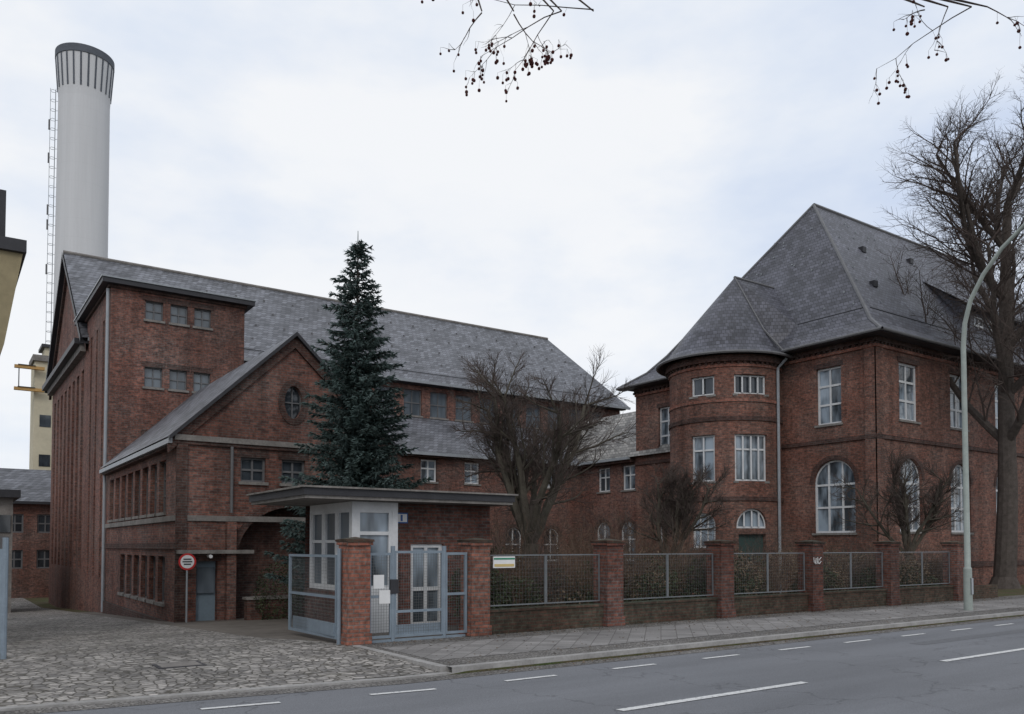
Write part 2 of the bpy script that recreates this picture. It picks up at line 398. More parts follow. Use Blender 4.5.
for s in (-1,1):
    def rk(d,off0,off1,k,y0,y1):
        e=(10.17+s*(3.81+.35),5.74-.33); a=(10.17,9.36)
        P=[(e[0],y0,e[1]+off0),(a[0],y0,a[1]+off0),(a[0],y0,a[1]+off1),(e[0],y0,e[1]+off1)]
        Q=[(p[0],y1,p[2]) for p in P]
        A.face(P,k); A.face(Q,k)
        for i in range(4): A.face([P[i],P[(i+1)%4],Q[(i+1)%4],Q[i]],k)
    rk(0,-.42,-.03,'brick_d',27.9,28.05); rk(0,-.02,.12,'dark',27.75,27.95)
for s in (-1,1):
    A.face([(10.17,27.8,9.47),(10.17,41.7,9.47),(10.17+s*4.16,41.7,5.52),(10.17+s*4.16,27.8,5.52)],'slate')
A.box(6.0,6.12,27.85,41.6,5.30,5.46,'zinc')
A.box(6.12,6.40,27.95,41.6,5.22,5.5,'brick_d')
A.box(6.2,14.1,27.86,27.995,5.42,5.6,'stone'); A.box(6.25,14.05,27.91,27.994,5.3,5.42,'brick_d')
A.box(6.26,14.05,27.93,27.996,2.82,3.0,'stone')
ops=[]
n=8
for i in range(n):
    a=29.8+i*1.45; ops.append(dict(u=(a,a+1.05),z=(3.15,4.95),hz=(.33,.66),nv=1,fw=.05))
for i in range(6):
    a=29.8+i*1.45; ops.append(dict(u=(a,a+1.05),z=(.05,1.65),hz=(.5,),nv=1,fw=.05))
wall(A,FX(6.36),28.0,41.6,-2.2,5.74,ops,B,.22,sill='stone')
A.box(6.27,6.355,28.05,41.6,2.82,3.0,'stone'); A.box(6.28,6.354,28.06,41.6,1.9,2.1,'brick_d')
A.box(6.24,6.355,28.05,41.6,-2.2,-.5,'brick_d')
wall(A,FXb(13.98),28.0,44,-2,5.74,[],B)
A.box(6.27,6.62,27.9,27.99,-.7,5.3,'brick_d'); A.box(7.85,8.15,27.72,27.99,-.7,2.8,'brick')
A.box(6.30,8.7,27.6,27.9,1.75,1.87,'stone')
A.tube([(8.0,27.82,5.3),(8.0,27.82,3.1)],.05,8,'greyfr')
A.tube([(7.3,27.9,1.68),(7.3,27.6,1.66)],.06,8,'signw',True)
A.box(7.0,7.57,28.16,28.2,.45,1.3,'glassf')
A.box(8.3,12.2,27.0,27.3,-.6,.25,'brick_d')
A.box(8.25,12.25,26.95,27.35,.25,.33,'stone')
# tower
tops=[]
for c in (8.25,9.37,10.47):
    for (a,b) in ((12.7,13.6),(9.5,10.45),(6.3,7.2)):
        tops.append(dict(u=(c-.4,c+.4),z=(a,b),hz=(.5,),glass='glassf',fw=.05))
wall(A,FY(41.6),6.36,12.5,-2,14.0,tops,B,.2,trim='brick_d',sill='stone')
sops=[dict(u=(a,a+.5),z=(0.5,12.8),nv=0,hz=(.1,.2,.3,.4,.5,.6,.7,.8,.9),fw=.05) for a in (43.2,45.2,47)]
wall(A,FX(6.36),41.6,48.8,-2.5,14.0,sops,B,.2)
wall(A,FXb(12.5),41.6,48.8,5,14.0,[],B)
wall(A,FYb(50.5),6.36,12.5,12,14.0,[],B)
A.box(6.25,12.6,41.5,49.0,13.95,14.08,'brick_d')
A.box(5.95,12.9,41.2,50.6,14.08,14.3,'dark')
A.box(5.90,12.95,41.15,50.65,14.3,14.36,'zinc')
A.tube([(6.25,41.7,13.9),(6.25,41.7,-1)],.07,8,'zinc')
# hall
hops=[]
x=15.2
while x<43:
    hops.append(dict(u=(x,x+1.35),z=(10.7,12.45),nv=1,hz=(.5,),fw=.07,glass='glassf')); x+=2.0
wall(A,FY(48.8),6.36,44.4,-2.5,13.1,hops,B,.2,sill='stone')
gops=[]
for i in range(8):
    a=49.8+i*1.85; gops.append(dict(u=(a,a+.95),z=(.8,11.6),nv=1,hz=tuple(k/12 for k in range(1,12)),rec=.35,fw=.05))
wall(A,FX(6.36),48.8,64.9,-2.5,13.1,gops,B,.35)
A.face([(6.36,48.8,13.1),(6.36,64.9,13.1),(6.36,56.85,19.6)],B)
A.face([(44.4,48.8,13.1),(44.4,64.9,13.1),(43.2,56.85,19.7)],'slate')
wall(A,FXb(44.4),48.8,64.9,-2.5,13.1,[],B); wall(A,FYb(64.9),6.36,44.4,-2.5,13.1,[],B)
A.face([(6.0,48.15,12.95),(44.9,48.15,12.95),(43.3,56.85,20.0),(6.0,56.85,20.0)],'slate')
A.face([(6.0,65.55,12.95),(44.9,65.55,12.95),(43.3,56.85,20.0),(6.0,56.85,20.0)],'slate')
A.face([(44.9,65.55,12.95),(44.9,48.15,12.95),(43.3,56.85,20.0)],'slate')
for s in (-1,1):
    e0=(6.0,56.85+s*8.7,12.95); a0=(6.0,56.85,20.0)
    for (x0,k,o0,o1) in ((5.93,'dark',-.3,.06),(6.2,'brick_d',-.75,-.3)):
        A.face([(x0,e0[1],e0[2]+o0),(x0,a0[1],a0[2]+o0),(x0,a0[1],a0[2]+o1),(x0,e0[1],e0[2]+o1)],k)
        A.face([(x0,e0[1],e0[2]+o0),(x0,a0[1],a0[2]+o0),(6.36,a0[1],a0[2]+o0),(6.36,e0[1],e0[2]+o0)],k)
A.box(5.75,6.355,48.9,65.4,12.75,13.05,'dark'); A.box(6.05,6.354,49,65,12.4,12.75,'stone')
A.box(6.3,44.6,48.3,48.79,12.75,12.9,'dark'); A.box(6.3,44.9,48.1,48.25,12.80,12.97,'zinc')
A.tube([(6.0,56.85,20.03),(43.3,56.85,20.03)],.12,8,'stone')
def onroof(y): return 12.95+(y-48.15)/8.7*7.05
A.tube([(13,48.9,onroof(48.9)+.12),(44,48.9,onroof(48.9)+.12)],.03,5,'dark')
random.seed(4)
for y in (50.2,51.8,53.4,55.0):
    x=13.5+R()
    while x<43:
        A.box(x,x+.09,y,y+.12,onroof(y)+.0,onroof(y+.12)+.05,'greyfr'); x+=1.9+U(-.1,.1)
# lean-to wing along the hall
lops=[]
x=14.6
while x<35.5:
    lops.append(dict(u=(x,x+1.1),z=(5.9,7.25),nv=1,hz=(.6,),fw=.09,fr='white',glass='glassb'))
    lops.append(dict(u=(x,x+1.3),z=(1.0,3.2),arch=.6,nv=1,hz=(.5,),fw=.09,fr='white')); x+=3.1
wall(A,FY(44.0),13.98,36.4,-2,7.75,lops,B,.2,trim='brick_d',sill='stone')
A.face([(13.9,43.5,7.6),(36.4,43.5,7.6),(36.4,48.79,10.6),(13.9,48.79,10.6)],'slate')
A.box(13.9,36.3,43.35,43.5,7.45,7.62,'zinc'); A.box(13.98,36.3,43.6,43.99,7.35,7.5,'brick_d')
# connector wing
cops=[]
for y in (30.0,33.0,36.2,38.6,41.0):
    cops.append(dict(u=(y,y+1.2),z=(5.6,7.2),nv=1,hz=(.6,),fw=.09,fr='white',glass='glassb'))
    cops.append(dict(u=(y,y+1.4),z=(1.0,3.6),arch=.7,nv=1,hz=(.55,),fw=.1,fr='white',glass='glassb'))
wall(A,FX(36.4),29.0,48.8,-2,7.8,cops,B,.2,trim='brick_d',sill='stone')
A.face([(35.95,30,7.65),(35.95,48.7,7.65),(39.4,48.7,11.3),(39.4,30,11.3)],'tile')
A.face([(42.9,30,7.65),(42.9,48.7,7.65),(39.4,48.7,11.3),(39.4,30,11.3)],'tile')
A.box(35.8,35.95,38.6,48.7,7.5,7.67,'zinc'); A.box(36.0,36.39,38.6,48.7,7.35,7.55,'brick_d')
A.obj('walls_roof_and_windows',fac)
# ------------------------------------------------------------------ villa
vil=empty('brick_villa',50,30,0)
A=Acc(); B='brick_v'
X0,X1,Y0,Y1,ZE=36.3,70.0,22.06,38.4,12.15
vo=[]
x=38.3
while x<68:
    vo.append(dict(u=(x,x+1.75),z=(8.15,11.0),nv=1,hz=(.35,.68),fw=.11,fr='white',glass='glassb'))
    vo.append(dict(u=(x-.1,x+1.95),z=(2.7,6.3),arch=1.02,nv=2,hz=(.35,.66),fw=.11,fr='white',glass='glassb')); x+=4.8
wall(A,FY(Y0),X0,X1,-.9,ZE,vo,B,.22,trim='brick_d',sill='stone')
vs=[dict(u=(23.88,25.28),z=(8.05,10.9),nv=1,hz=(.35,.68),fw=.1,fr='white',glass='glassb'),
    dict(u=(23.2,25.5),z=(2.64,6.27),arch=1.15,nv=2,hz=(.35,.66),fw=.1,fr='white',glass='glassb'),
    dict(u=(35.0,36.4),z=(7.8,10.5),nv=1,hz=(.35,.68),fw=.1,fr='white',glass='glassb'),
    dict(u=(35.0,36.4),z=(1.5,4.5),arch=.7,nv=1,hz=(.5,),fw=.1,fr='white',glass='glassb')]
wall(A,FX(X0),Y0,Y1,-1.3,ZE,vs,B,.22,trim='brick_d',sill='stone')
wall(A,FYb(Y1),X0,X1,-1.5,ZE,[],B); wall(A,FXb(X1),Y0,Y1,-1.5,ZE,[],B)
A.box(X0-.07,X0+.55,Y0-.07,Y0-.003,-.9,11.5,'brick_v')
A.box(X0-.07,X0-.003,Y0-.067,Y0+.55,-.9,11.5,'brick_v')
for (z0,z1,p,k) in ((7.1,7.3,.08,'brick_d'),(11.45,11.6,.10,'brick_o'),(11.72,11.95,.16,'brick_d'),(11.95,12.12,.26,'stone'),(.9,1.2,.06,'brick_d')):
    A.box(X0-p-.01,X1+p,Y0-p-.01,Y0-.004,z0,z1,k); A.box(X0-p-.01,X0-.004,Y0-.003,Y1,z0,z1,k)
x=X0
while x<X1: A.box(x,x+.14,Y0-.14,Y0-.005,11.6,11.72,'brick_d'); x+=.32
y=Y0
while y<Y1: A.box(X0-.14,X0-.005,y,y+.14,11.6,11.72,'brick_d'); y+=.32
def ring(o,z): return [(X0+o,Y0+o,z),(X1-o,Y0+o,z),(X1-o,Y1-o,z),(X0+o,Y1-o,z)]
r0=ring(-.85,12.0); r1=ring(.5,12.95); r1b=ring(1.4,14.0)
ax0,ax1=43.4,62.0; ym=(Y0+Y1)/2; za=22.75
for a,b in ((r0,r1),(r1,r1b)):
    for i in range(4): A.face([a[i],a[(i+1)%4],b[(i+1)%4],b[i]],'slate_v')
RA=(ax0,ym,za); RB=(ax1,ym,za)
A.face([r1b[0],r1b[1],RB,RA],'slate_v'); A.face([r1b[2],r1b[3],RA,RB],'slate_v')
A.face([r1b[3],r1b[0],RA],'slate_v'); A.face([r1b[1],r1b[2],RB],'slate_v')
A.box(X0-.84,X1,Y0-.84,Y0-.27,11.9,11.98,'dark'); A.box(X0-.84,X0-.27,Y0-.27,Y1+.8,11.9,11.98,'dark')
for p in ([(X0-.9,Y0-.9,12.0),(X1,Y0-.9,12.0)],[(X0-.9,Y0-.9,12.0),(X0-.9,26.6,12.0)],[(X0-.9,33.6,12.0),(X0-.9,Y1+.8,12.0)]):
    A.tube(p,.08,8,'greyfr')
for i in (0,3): A.tube([r0[i],r1[i],r1b[i],RA],.09,6,'greyfr')
A.tube([RA,RB],.12,6,'greyfr')
A.tube([(X0+1.2,Y0+.95,13.75),(X1-1.2,Y0+.95,13.75)],.03,5,'dark'); A.tube([(X0+.95,Y0+1.2,13.75),(X0+.95,27,13.75)],.03,5,'dark')
for (x,y) in ((41,25),(44,27.5),(50,28)):
    z=14.0+(y-Y0-1.4)/(ym-Y0-1.4)*(za-14.0); A.box(x,x+.35,y-.1,y+.25,z-.05,z+.28,'dark')
random.seed(2)
for _ in range(60):
    y=U(23.6,29.5); fr=(y-Y0-1.4)/(ym-Y0-1.4); z=14+fr*(za-14); x=U(X0+1.4+fr*5.7,60); A.box(x,x+.05,y-.04,y+.05,z,z+.09,'zinc')
for _ in range(26):
    fr=U(.02,.8); x=X0+1.4+fr*(ax0-X0-1.4); z=14+fr*(za-14); y=U(Y0+1.4+fr*6.7,Y1-1.4-fr*6.7); A.box(x-.04,x+.05,y,y+.05,z,z+.09,'zinc')
dx0,dx1,dy=49.5,60,24.1
wall(A,FY(dy),dx0,dx1,13.6,16.0,[dict(u=(dx0+.5+i*1.6,dx0+1.7+i*1.6),z=(14.3,15.6),nv=1,hz=(.6,),fw=.09,fr='white',glass='glassb') for i in range(6)],'slate_v',.12)
A.face([(dx0-.4,dy-.4,15.95),(dx1+.4,dy-.4,15.95),(dx1+.4,28.3,19.4),(dx0-.4,28.3,19.4)],'slate_v')
A.face([(dx0,dy,13.6),(dx0,dy,16.0),(dx0,27.6,19)],'slate_v'); A.box(dx0-.4,dx1+.4,dy-.5,dy-.35,15.82,15.97,'dark')
A.obj('walls_and_roof',vil)
# round bay tower
A=Acc(); cx,cy,RR=35.1,30.1,2.98
def FT(u,d,z):
    a=u/RR; r=RR-d; return (cx-r*math.cos(a),cy-r*math.sin(a),z)
def dg(a): return math.radians(a)*RR
cuts=[dg(a) for a in range(-112,125,6)]
to=[]
for (a,b,nv) in ((5,30,1),(49,84,3)):
    to.append(dict(u=(dg(a),dg(b)),z=(9.75,10.75),nv=nv,hz=(),fw=.09,fr='white',glass='glass'))
    to.append(dict(u=(dg(a),dg(b)),z=(5.3,7.7),nv=nv,hz=(.68,),fw=.09,fr='white',glass='glassb'))
to.append(dict(u=(dg(5),dg(30)),z=(1.9,3.7),arch=.6,nv=2,hz=(.55,),fw=.09,fr='white',glass='glassb'))
to.append(dict(u=(dg(50),dg(83)),z=(2.9,3.9),arch=.9,nv=3,fw=.09,fr='white',glass='glassb',nosill=1))
to.append(dict(u=(dg(52),dg(81)),z=(-1,2.6),fill='door',nosill=1))
wall(A,FT,dg(-112),dg(124),-1.3,11.75,to,B,.2,cuts,sill='stone')
for i in range(len(cuts)-1):
    for (z0,z1,p,k) in ((8.4,8.62,.07,'brick_d'),(9.35,9.5,.05,'brick_o'),(11.15,11.3,.06,'brick_o'),(11.4,11.75,.22,'brick_d'),(4.3,4.5,.07,'brick_d')):
        A.fbox(FT,cuts[i],cuts[i+1],-p,-.004,z0,z1,k)
    A.fbox(FT,cuts[i]+.1,cuts[i]+.2,-.15,-.004,11.3,11.4,'brick_d')
AP=(36.3,30.4,17.0); RE=(39.9,30.4,17.0)
def ep(a,r,z): return (cx-r*math.cos(math.radians(a)),cy-r*math.sin(math.radians(a)),z)
an=list(range(-112,125,6))
for a,b in zip(an[:-1],an[1:]):
    for (ra,z_a,rb,z_b) in ((3.6,11.75,3.0,12.3),(3.0,12.3,2.3,13.35)):
        A.face([ep(a,ra,z_a),ep(b,ra,z_a),ep(b,rb,z_b),ep(a,rb,z_b)],'slate_v')
    A.face([ep(a,2.3,13.35),ep(b,2.3,13.35),AP],'slate_v')
A.face([AP,ep(an[-1],2.3,13.35),(37.8,26.9,13.4),RE],'slate_v')
A.face([ep(an[-1],2.3,13.35),ep(an[-1],3.6,11.75),(36.6,26.2,12.4),(37.8,26.9,13.4)],'slate_v')
A.face([AP,ep(an[0],2.3,13.35),(37.8,33.6,13.4),RE],'slate_v')
A.face([ep(an[0],2.3,13.35),ep(an[0],3.6,11.75),(36.6,34.2,12.4),(37.8,33.6,13.4)],'slate_v')
A.tube([AP,RE],.09,6,'greyfr'); A.tube([AP,ep(100,2.3,13.4),ep(100,3.6,11.8)],.06,6,'greyfr')
A.tube([ep(a,3.65,11.78) for a in an],.08,6,'greyfr')
A.tube([ep(102,3.5,11.7),ep(99,3.1,11.2),ep(99,3.1,-1)],.08,8,'zinc')
A.obj('round_bay_tower',vil)
A=Acc()
for i in range(5): A.box(55,58,20.2+i*.35,22.05,-.2+i*.17,-.03+i*.17,'stone')
A.obj('entrance_steps',vil)
# ------------------------------------------------------------------ gatehouse
gh=empty('gatehouse',9.5,18.5)
A=Acc()
f=FY(17.9)
wall(A,f,8.9,11.75,-.1,3.02,[dict(u=(9.45,10.35),z=(.05,2.05),nv=1,hz=(.45,),fw=.09,fr='white',glass='glassb',nosill=1)],'brick_f',.12)
wall(A,FX(8.9),17.9,20.1,-.1,3.02,[],'brick_f')
wall(A,FXb(11.75),17.9,20.4,-.1,3.02,[],'brick_f'); wall(A,FYb(20.4),7.74,11.75,-.1,3.02,[],'brick_f')
wall(A,FY(17.5),7.74,8.9,-.1,3.02,[dict(u=(7.86,8.75),z=(1.0,2.85),nv=0,hz=(.7,),fw=.08,fr='white',glass='glassb',nosill=1)],'white',.08)
wall(A,FX(7.74),17.5,20.1,-.1,3.02,[dict(u=(17.62+i*.82,18.36+i*.82),z=(1.0,2.85),nv=0,hz=(.6,),fw=.07,fr='white',glass='glassf',nosill=1) for i in range(3)],'white',.08)
A.box(7.68,7.735,17.45,20.1,-.05,.95,'brick_d')
A.face([(8.9,17.5,-.1),(8.9,17.9,-.1),(8.9,17.9,3.02),(8.9,17.5,3.02)],'white')
A.box(6.44,11.85,17.0,20.7,3.03,3.10,'stone'); A.box(6.40,11.89,16.96,20.74,3.10,3.26,'dark'); A.box(6.34,11.95,16.9,20.8,3.26,3.30,'stone')
A.box(9.0,9.35,17.86,17.895,2.55,2.8,'blue'); A.box(9.03,9.32,17.85,17.858,2.58,2.77,'signw')
A.box(9.15,9.20,17.84,17.849,2.6,2.75,'blue')
A.tube([(8.97,17.84,3.0),(8.97,17.84,0)],.035,8,'greyfr')
A.obj('walls_roof_and_booth',gh)
# ------------------------------------------------------------------ fence
def pillar(x,y,k='brick_f',w=.5,h=2.02):
    A=Acc(); a=w/2
    A.box(x-a,x+a,y-a,y+a,-.05,h,k); A.box(x-a-.03,x+a+.03,y-a-.03,y+a+.03,-.05,.22,k)
    A.box(x-a-.04,x+a+.04,y-a-.04,y+a+.04,h,h+.07,k)
    b=a+.06
    A.box(x-b,x+b,y-b,y+b,h+.07,h+.11,'brick_m')
    p=(x,y,h+.17); q=[(x-b,y-b,h+.11),(x+b,y-b,h+.11),(x+b,y+b,h+.11),(x-b,y+b,h+.11)]
    for i in range(4): A.face([q[i],q[(i+1)%4],p],'brick_m')
    return A
PX=[(7.05,'brick_o'),(9.98,'brick_o'),(13.96,'brick_f'),(18.14,'brick_f'),(22.28,'brick_f'),(26.54,'brick_f'),(30.9,'brick_f')]
for i,(x,k) in enumerate(PX): 
    pillar(x,15.8,k,.49 if i<2 else .54).obj('brick_gate_pillar' if i<2 else 'brick_fence_pillar',None,False,.012)
def meshpanel(A,p0,p1,z0,z1,fr='bluegrey',t=.045,sp=.07,wire=.005,bars=()):
    p0=Vector(p0); p1=Vector(p1); L=(p1-p0).length; d=(p1-p0)/L; nrm=Vector((-d.y,d.x))
    def f(u,dd,z):
        q=p0+d*u+nrm*dd; return (q.x,q.y,z)
    A.fbox(f,0,t,-t/2,t/2,z0,z1,fr); A.fbox(f,L-t,L,-t/2,t/2,z0,z1,fr)
    A.fbox(f,t,L-t,-t/2+.003,t/2-.003,z0,z0+t,fr); A.fbox(f,t,L-t,-t/2+.003,t/2-.003,z1-t,z1,fr)
    for b in bars: A.fbox(f,t,L-t,-t/2+.004,t/2-.004,b-t/2,b+t/2,fr)
    u=t+sp
    while u<L-t: A.fbox(f,u,u+wire,-wire/2,wire/2,z0+t,z1-t,'wire'); u+=sp
    z=z0+t+sp
    while z<z1-t: A.fbox(f,t,L-t,-wire/2+.001,wire/2+.001,z,z+wire,'wire'); z+=sp
for i in range(1,len(PX)-1):
    a=PX[i][0]+.27; b=PX[i+1][0]-.28
    A=Acc(); A.box(a,b,15.68,15.92,-.05,.50,'brick_m'); A.box(a,b,15.65,15.95,.50,.56,'brick_m')
    A.obj('low_brick_wall')
    A=Acc(); m=(a+b)/2
    meshpanel(A,(a+.02,15.8),(m,15.8),.62,1.80,'fencefr',.03,.09,.0028); meshpanel(A,(m+.01,15.8),(b-.02,15.8),.62,1.80,'fencefr',.03,.09,.0028)
    A.obj('mesh_fence')
A=Acc(); A.box(31.2,34.0,15.7,15.9,-.05,.5,'brick_m'); A.obj('low_brick_wall')
# gate
g=Acc()
meshpanel(g,(7.32,15.72),(7.86,15.72),.08,1.86,'bluegrey',.055,.06,.004,(.95,))
meshpanel(g,(7.9,15.72),(9.1,15.72),.08,1.90,'bluegrey',.055,.06,.004,(.62,))
meshpanel(g,(9.14,15.72),(9.70,15.72),.08,1.86,'bluegrey',.055,.06,.004,(.95,))
g.box(7.36,9.66,15.70,15.74,-.02,.05,'bluegrey')
g.box(7.94,9.06,15.735,15.745,.10,.34,'bluegrey')
g.box(7.80,7.98,15.66,15.70,1.0,1.3,'dark')
g.box(7.42,7.66,15.68,15.69,1.12,1.40,'signw'); g.box(7.55,7.80,15.676,15.686,.80,1.08,'signw')
g.tube([(7.88,15.72,0),(7.88,15.72,2.0)],.05,8,'bluegrey',True); g.tube([(9.12,15.72,0),(9.12,15.72,2.0)],.05,8,'bluegrey',True)
g.obj('steel_mesh_gate')
g=Acc()
meshpanel(g,(6.72,15.9),(6.62,18.4),.10,1.82,'bluegrey',.055,.07,.004,(.95,)); g.box(6.66,6.72,15.95,18.3,.16,.42,'bluegrey')
g.tube([(6.74,15.86,0),(6.74,15.86,1.95)],.045,8,'bluegrey',True)
g.obj('open_gate_leaf')
g=Acc()
meshpanel(g,(1.0,17.2),(.2,17.6),.10,1.95,'bluegrey',.08,.08,.006,(.95,)); g.tube([(1.0,17.2,0),(1.0,17.2,2.15)],.05,8,'bluegrey',True)
g.obj('open_gate_leaf')
A=Acc(); A.box(10.35,10.95,15.62,15.64,1.50,1.76,'signw'); A.box(10.38,10.92,15.612,15.618,1.53,1.59,'yellow'); A.box(10.36,10.94,15.613,15.618,1.69,1.73,'green'); A.obj('advert_sign')
A=Acc()
def scr(x0,z0,pts): A.tube([(x0+a,15.515,z0+b) for a,b in pts],.012,5,'signw')
scr(22.05,1.45,[(0,.2),(.02,.05),(.08,0),(.12,.18)]); scr(22.2,1.45,[(0,0),(.05,.2),(.1,0),(.02,.08)]); scr(22.32,1.45,[(.1,.2),(0,.12),(.1,.08),(0,0)])
A.obj('graffiti_tag')
A=Acc(); sx,sy=6.55,27.55
A.tube([(sx,sy,-.5),(sx,sy,1.75)],.03,8,'zinc',True)
def disc(r,y,k,z=1.5):
    n=28; A.face([(sx+r*math.cos(2*math.pi*i/n),y,z+r*math.sin(2*math.pi*i/n)) for i in range(n)],k)
disc(.27,sy-.035,'red'); disc(.21,sy-.040,'signw'); disc(.27,sy-.03,'zinc')
for z,w in ((1.58,.12),(1.50,.15),(1.42,.11)): A.box(sx-w,sx+w,sy-.046,sy-.042,z-.02,z+.02,'dark')
A.obj('round_traffic_sign')
# ------------------------------------------------------------------ street lamp
A=Acc(); lx,ly=26.4,13.07
A.tube([(lx,ly,0),(lx,ly,1.3)],[.13,.12],12,'lamp'); A.tube([(lx,ly,1.3),(lx,ly,1.35),(lx,ly,8.3)],[.12,.09,.075],12,'lamp')
pts=[(lx,ly,8.3),(lx,ly-.06,9.0),(lx,ly-.25,9.7),(lx,ly-.65,10.4),(lx,ly-1.2,11.05),(lx,ly-1.9,11.6),(lx,ly-2.8,12.0)]
A.tube(pts,[.075,.07,.068,.065,.06,.055,.05],10,'lamp')
A.box(lx-.16,lx+.16,ly-3.7,ly-2.75,11.93,12.12,'lamp'); A.box(lx-.12,lx+.12,ly-3.6,ly-2.9,11.88,11.93,'signw')
A.box(lx-.06,lx+.06,ly-.14,ly-.11,.5,1.0,'zinc')
A.obj('street_lamp',None,True)
# ------------------------------------------------------------------ chimney
cx2,cy2=15.2,123.4
ch=empty('factory_chimney',cx2,cy2)
A=Acc()
def ringt(prof,k,n=48):
    A.tube([(cx2,cy2,z) for z,_ in prof],[r for _,r in prof],n,k)
H=68.2
ringt([(-3,3.35),(20,3.25),(H-6.5,3.12),(H-5.3,3.18)],'chim')
ringt([(H-5.3,3.18),(H-1.0,3.5)],'chim')
ringt([(H-1.0,3.5),(H-.99,3.6),(H,3.6),(H+.01,3.2)],'chimrib')
for i in range(24):
    a=2*math.pi*i/24; c,s=math.cos(a),math.sin(a)
    P0=(cx2+3.17*c,cy2+3.17*s,H-5.3);P1=(cx2+3.48*c,cy2+3.48*s,H-1.0)
    A.tube([P0,P1],.13,4,'chimrib')
lxx=cx2-3.35; lyy=cy2+.8
for o in (-.2,.2): A.tube([(lxx,lyy+o,0),(lxx,lyy+o,H-5)],.03,4,'zinc')
z=20
while z<H-5:
    A.tube([(lxx,lyy-.3,z),(lxx-.4,lyy-.4,z),(lxx-.6,lyy,z),(lxx-.4,lyy+.4,z),(lxx,lyy+.3,z)],.03,4,'zinc')
    A.tube([(lxx,lyy,z),(lxx+.5,lyy-.2,z)],.03,4,'zinc')
    z+=1.3
A.tube([(lxx-.6,lyy,20),(lxx-.6,lyy,H-5)],.03,4,'zinc')
for z in (57.5,53.0,46,44,38): A.box(lxx-.8,lxx-.6,lyy-.3,lyy,z,z+1.3,'greyfr')
A.obj('shaft_crown_and_ladder',ch,False)
# ------------------------------------------------------------------ left neighbours
nb=empty('ochre_building',0,24)
A=Acc()
yA,yB=20.0,32.0
prof=[(.35,-1),(.35,4.4),(.75,5.2),(1.06,6.2),(1.36,8.15)]
for a,b in zip(prof[:-1],prof[1:]): A.face([(a[0],yA,a[1]),(a[0],yB,a[1]),(b[0],yB,b[1]),(b[0],yA,b[1])],'ochre')
A.face([(p[0],yA,p[1]) for p in prof]+[(-6,yA,8.15),(-6,yA,-1)],'ochre')
A.box(-6,1.42,yA-.1,yB,8.16,8.42,'dark'); A.box(-6,1.05,yA+.2,yB,8.42,9.5,'dark')
A.obj('wall_cornice_and_roof',nb)
sh=empty('brick_workshop',2,72)
A=Acc()
so=[dict(u=(x,x+1.1),z=(z0,z0+1.4),nv=1,hz=(.5,),fr='greyfr',fw=.1) for x in (-4,-1,2,4.2,6.2) for z0 in (3.0,.3)]
wall(A,FY(72),-14,7.9,-2.2,5.4,so,'brick',.2)
A.face([(-14.5,71.5,5.3),(8.2,71.5,5.3),(8.2,77,8.2),(-14.5,77,8.2)],'slate'); A.box(-14,8.2,71.3,71.5,5.15,5.35,'dark')
A.obj('walls_and_roof',sh)
A=Acc(); A.box(-10,3.2,50,60,-2,4.5,'stone'); A.box(-10,3.5,49.5,60.5,4.5,4.9,'dark'); A.box(-9,3.0,49.95,49.98,-1.9,2.5,'greyfr'); A.box(2.4,3.1,49.93,49.95,2.7,3.6,'glass'); A.obj('grey_shed')
si=empty('beige_silo_tower',9,97)
A=Acc()
A.box(7.7,12.5,95,99,-2,20.6,'beige'); A.box(7.5,12.7,94.7,99.3,20.6,21.2,'stone'); A.box(8.6,11.5,95.6,98.5,21.2,22.2,'beige'); A.box(8.3,11.8,95.3,98.8,22.2,22.5,'dark')
for z in (19.6,17.4): A.box(5.9,8.5,94.2,94.6,z,z+.3,'orange'); A.box(6.2,7.7,94.1,95.5,z+.3,z+.36,'dark')
A.tube([(6.3,94.4,17.4),(6.3,94.4,19.6)],.05,5,'dark')
for z in (6,10,14): A.box(8.2,9.2,94.95,94.99,z,z+1.2,'glass')
A.obj('tower_and_platforms',si)
# ------------------------------------------------------------------ trees
def rv(): return Vector((U(-1,1),U(-1,1),U(-1,1)))
def grow(A,p,d,L,r,lvl,P):
    ns=P['seg'][lvl]; step=L/ns; pts=[p.copy()]; rads=[r]; d=d.normalized(); mx=len(P['seg'])-1
    rend=r*P['taper'][lvl]; kids=[]
    for i in range(ns):
        d=(d+rv()*P['wig'][lvl]+Vector((0,0,P['up'][lvl]))).normalized()
        p=p+d*step; rr=r+(rend-r)*(i+1)/ns; pts.append(p.copy()); rads.append(rr)
        if lvl<mx and (i+1)/ns>P['start'][lvl]:
            n=P['n'][lvl]; n=int(n)+(1 if R()<n-int(n) else 0)
            for _ in range(n): kids.append((p.copy(),d.copy(),rr,(i+1)/ns))
    A.tube(pts,rads,P['side'][lvl],P['mat'][lvl])
    for (q,dd,rr,fr) in kids:
        ax=dd.cross(rv()); 
        if ax.length<.01: continue
        ax.normalize(); an=math.radians(U(*P['ang'][lvl])); nd=Matrix.Rotation(an,3,ax)@dd
        grow(A,q,nd,L*U(*P['len'][lvl])*(1.15-.5*fr),min(rr*.75,P['rmax'][lvl+1]),lvl+1,P)
P=dict(seg=[8,7,5,4,3],taper=[.35,.3,.3,.4,.5],wig=[.045,.15,.2,.22,.25],up=[.05,.07,.04,.02,.02],start=[.3,.12,.1,.0,0],n=[2.4,2.0,2.1,2.1,0],
 ang=[(30,58),(25,60),(25,60),(20,60),(0,0)],len=[(.44,.62),(.36,.52),(.4,.6),(.4,.62)],side=[12,7,4,3,3],mat=['bark','bark','twig','twig','twig'],rmax=[1,.22,.055,.016,.009])
A=Acc(); random.seed(29)
grow(A,Vector((42.9,19.5,-.1)),Vector((.04,-.03,1)),19.0,.52,0,P)
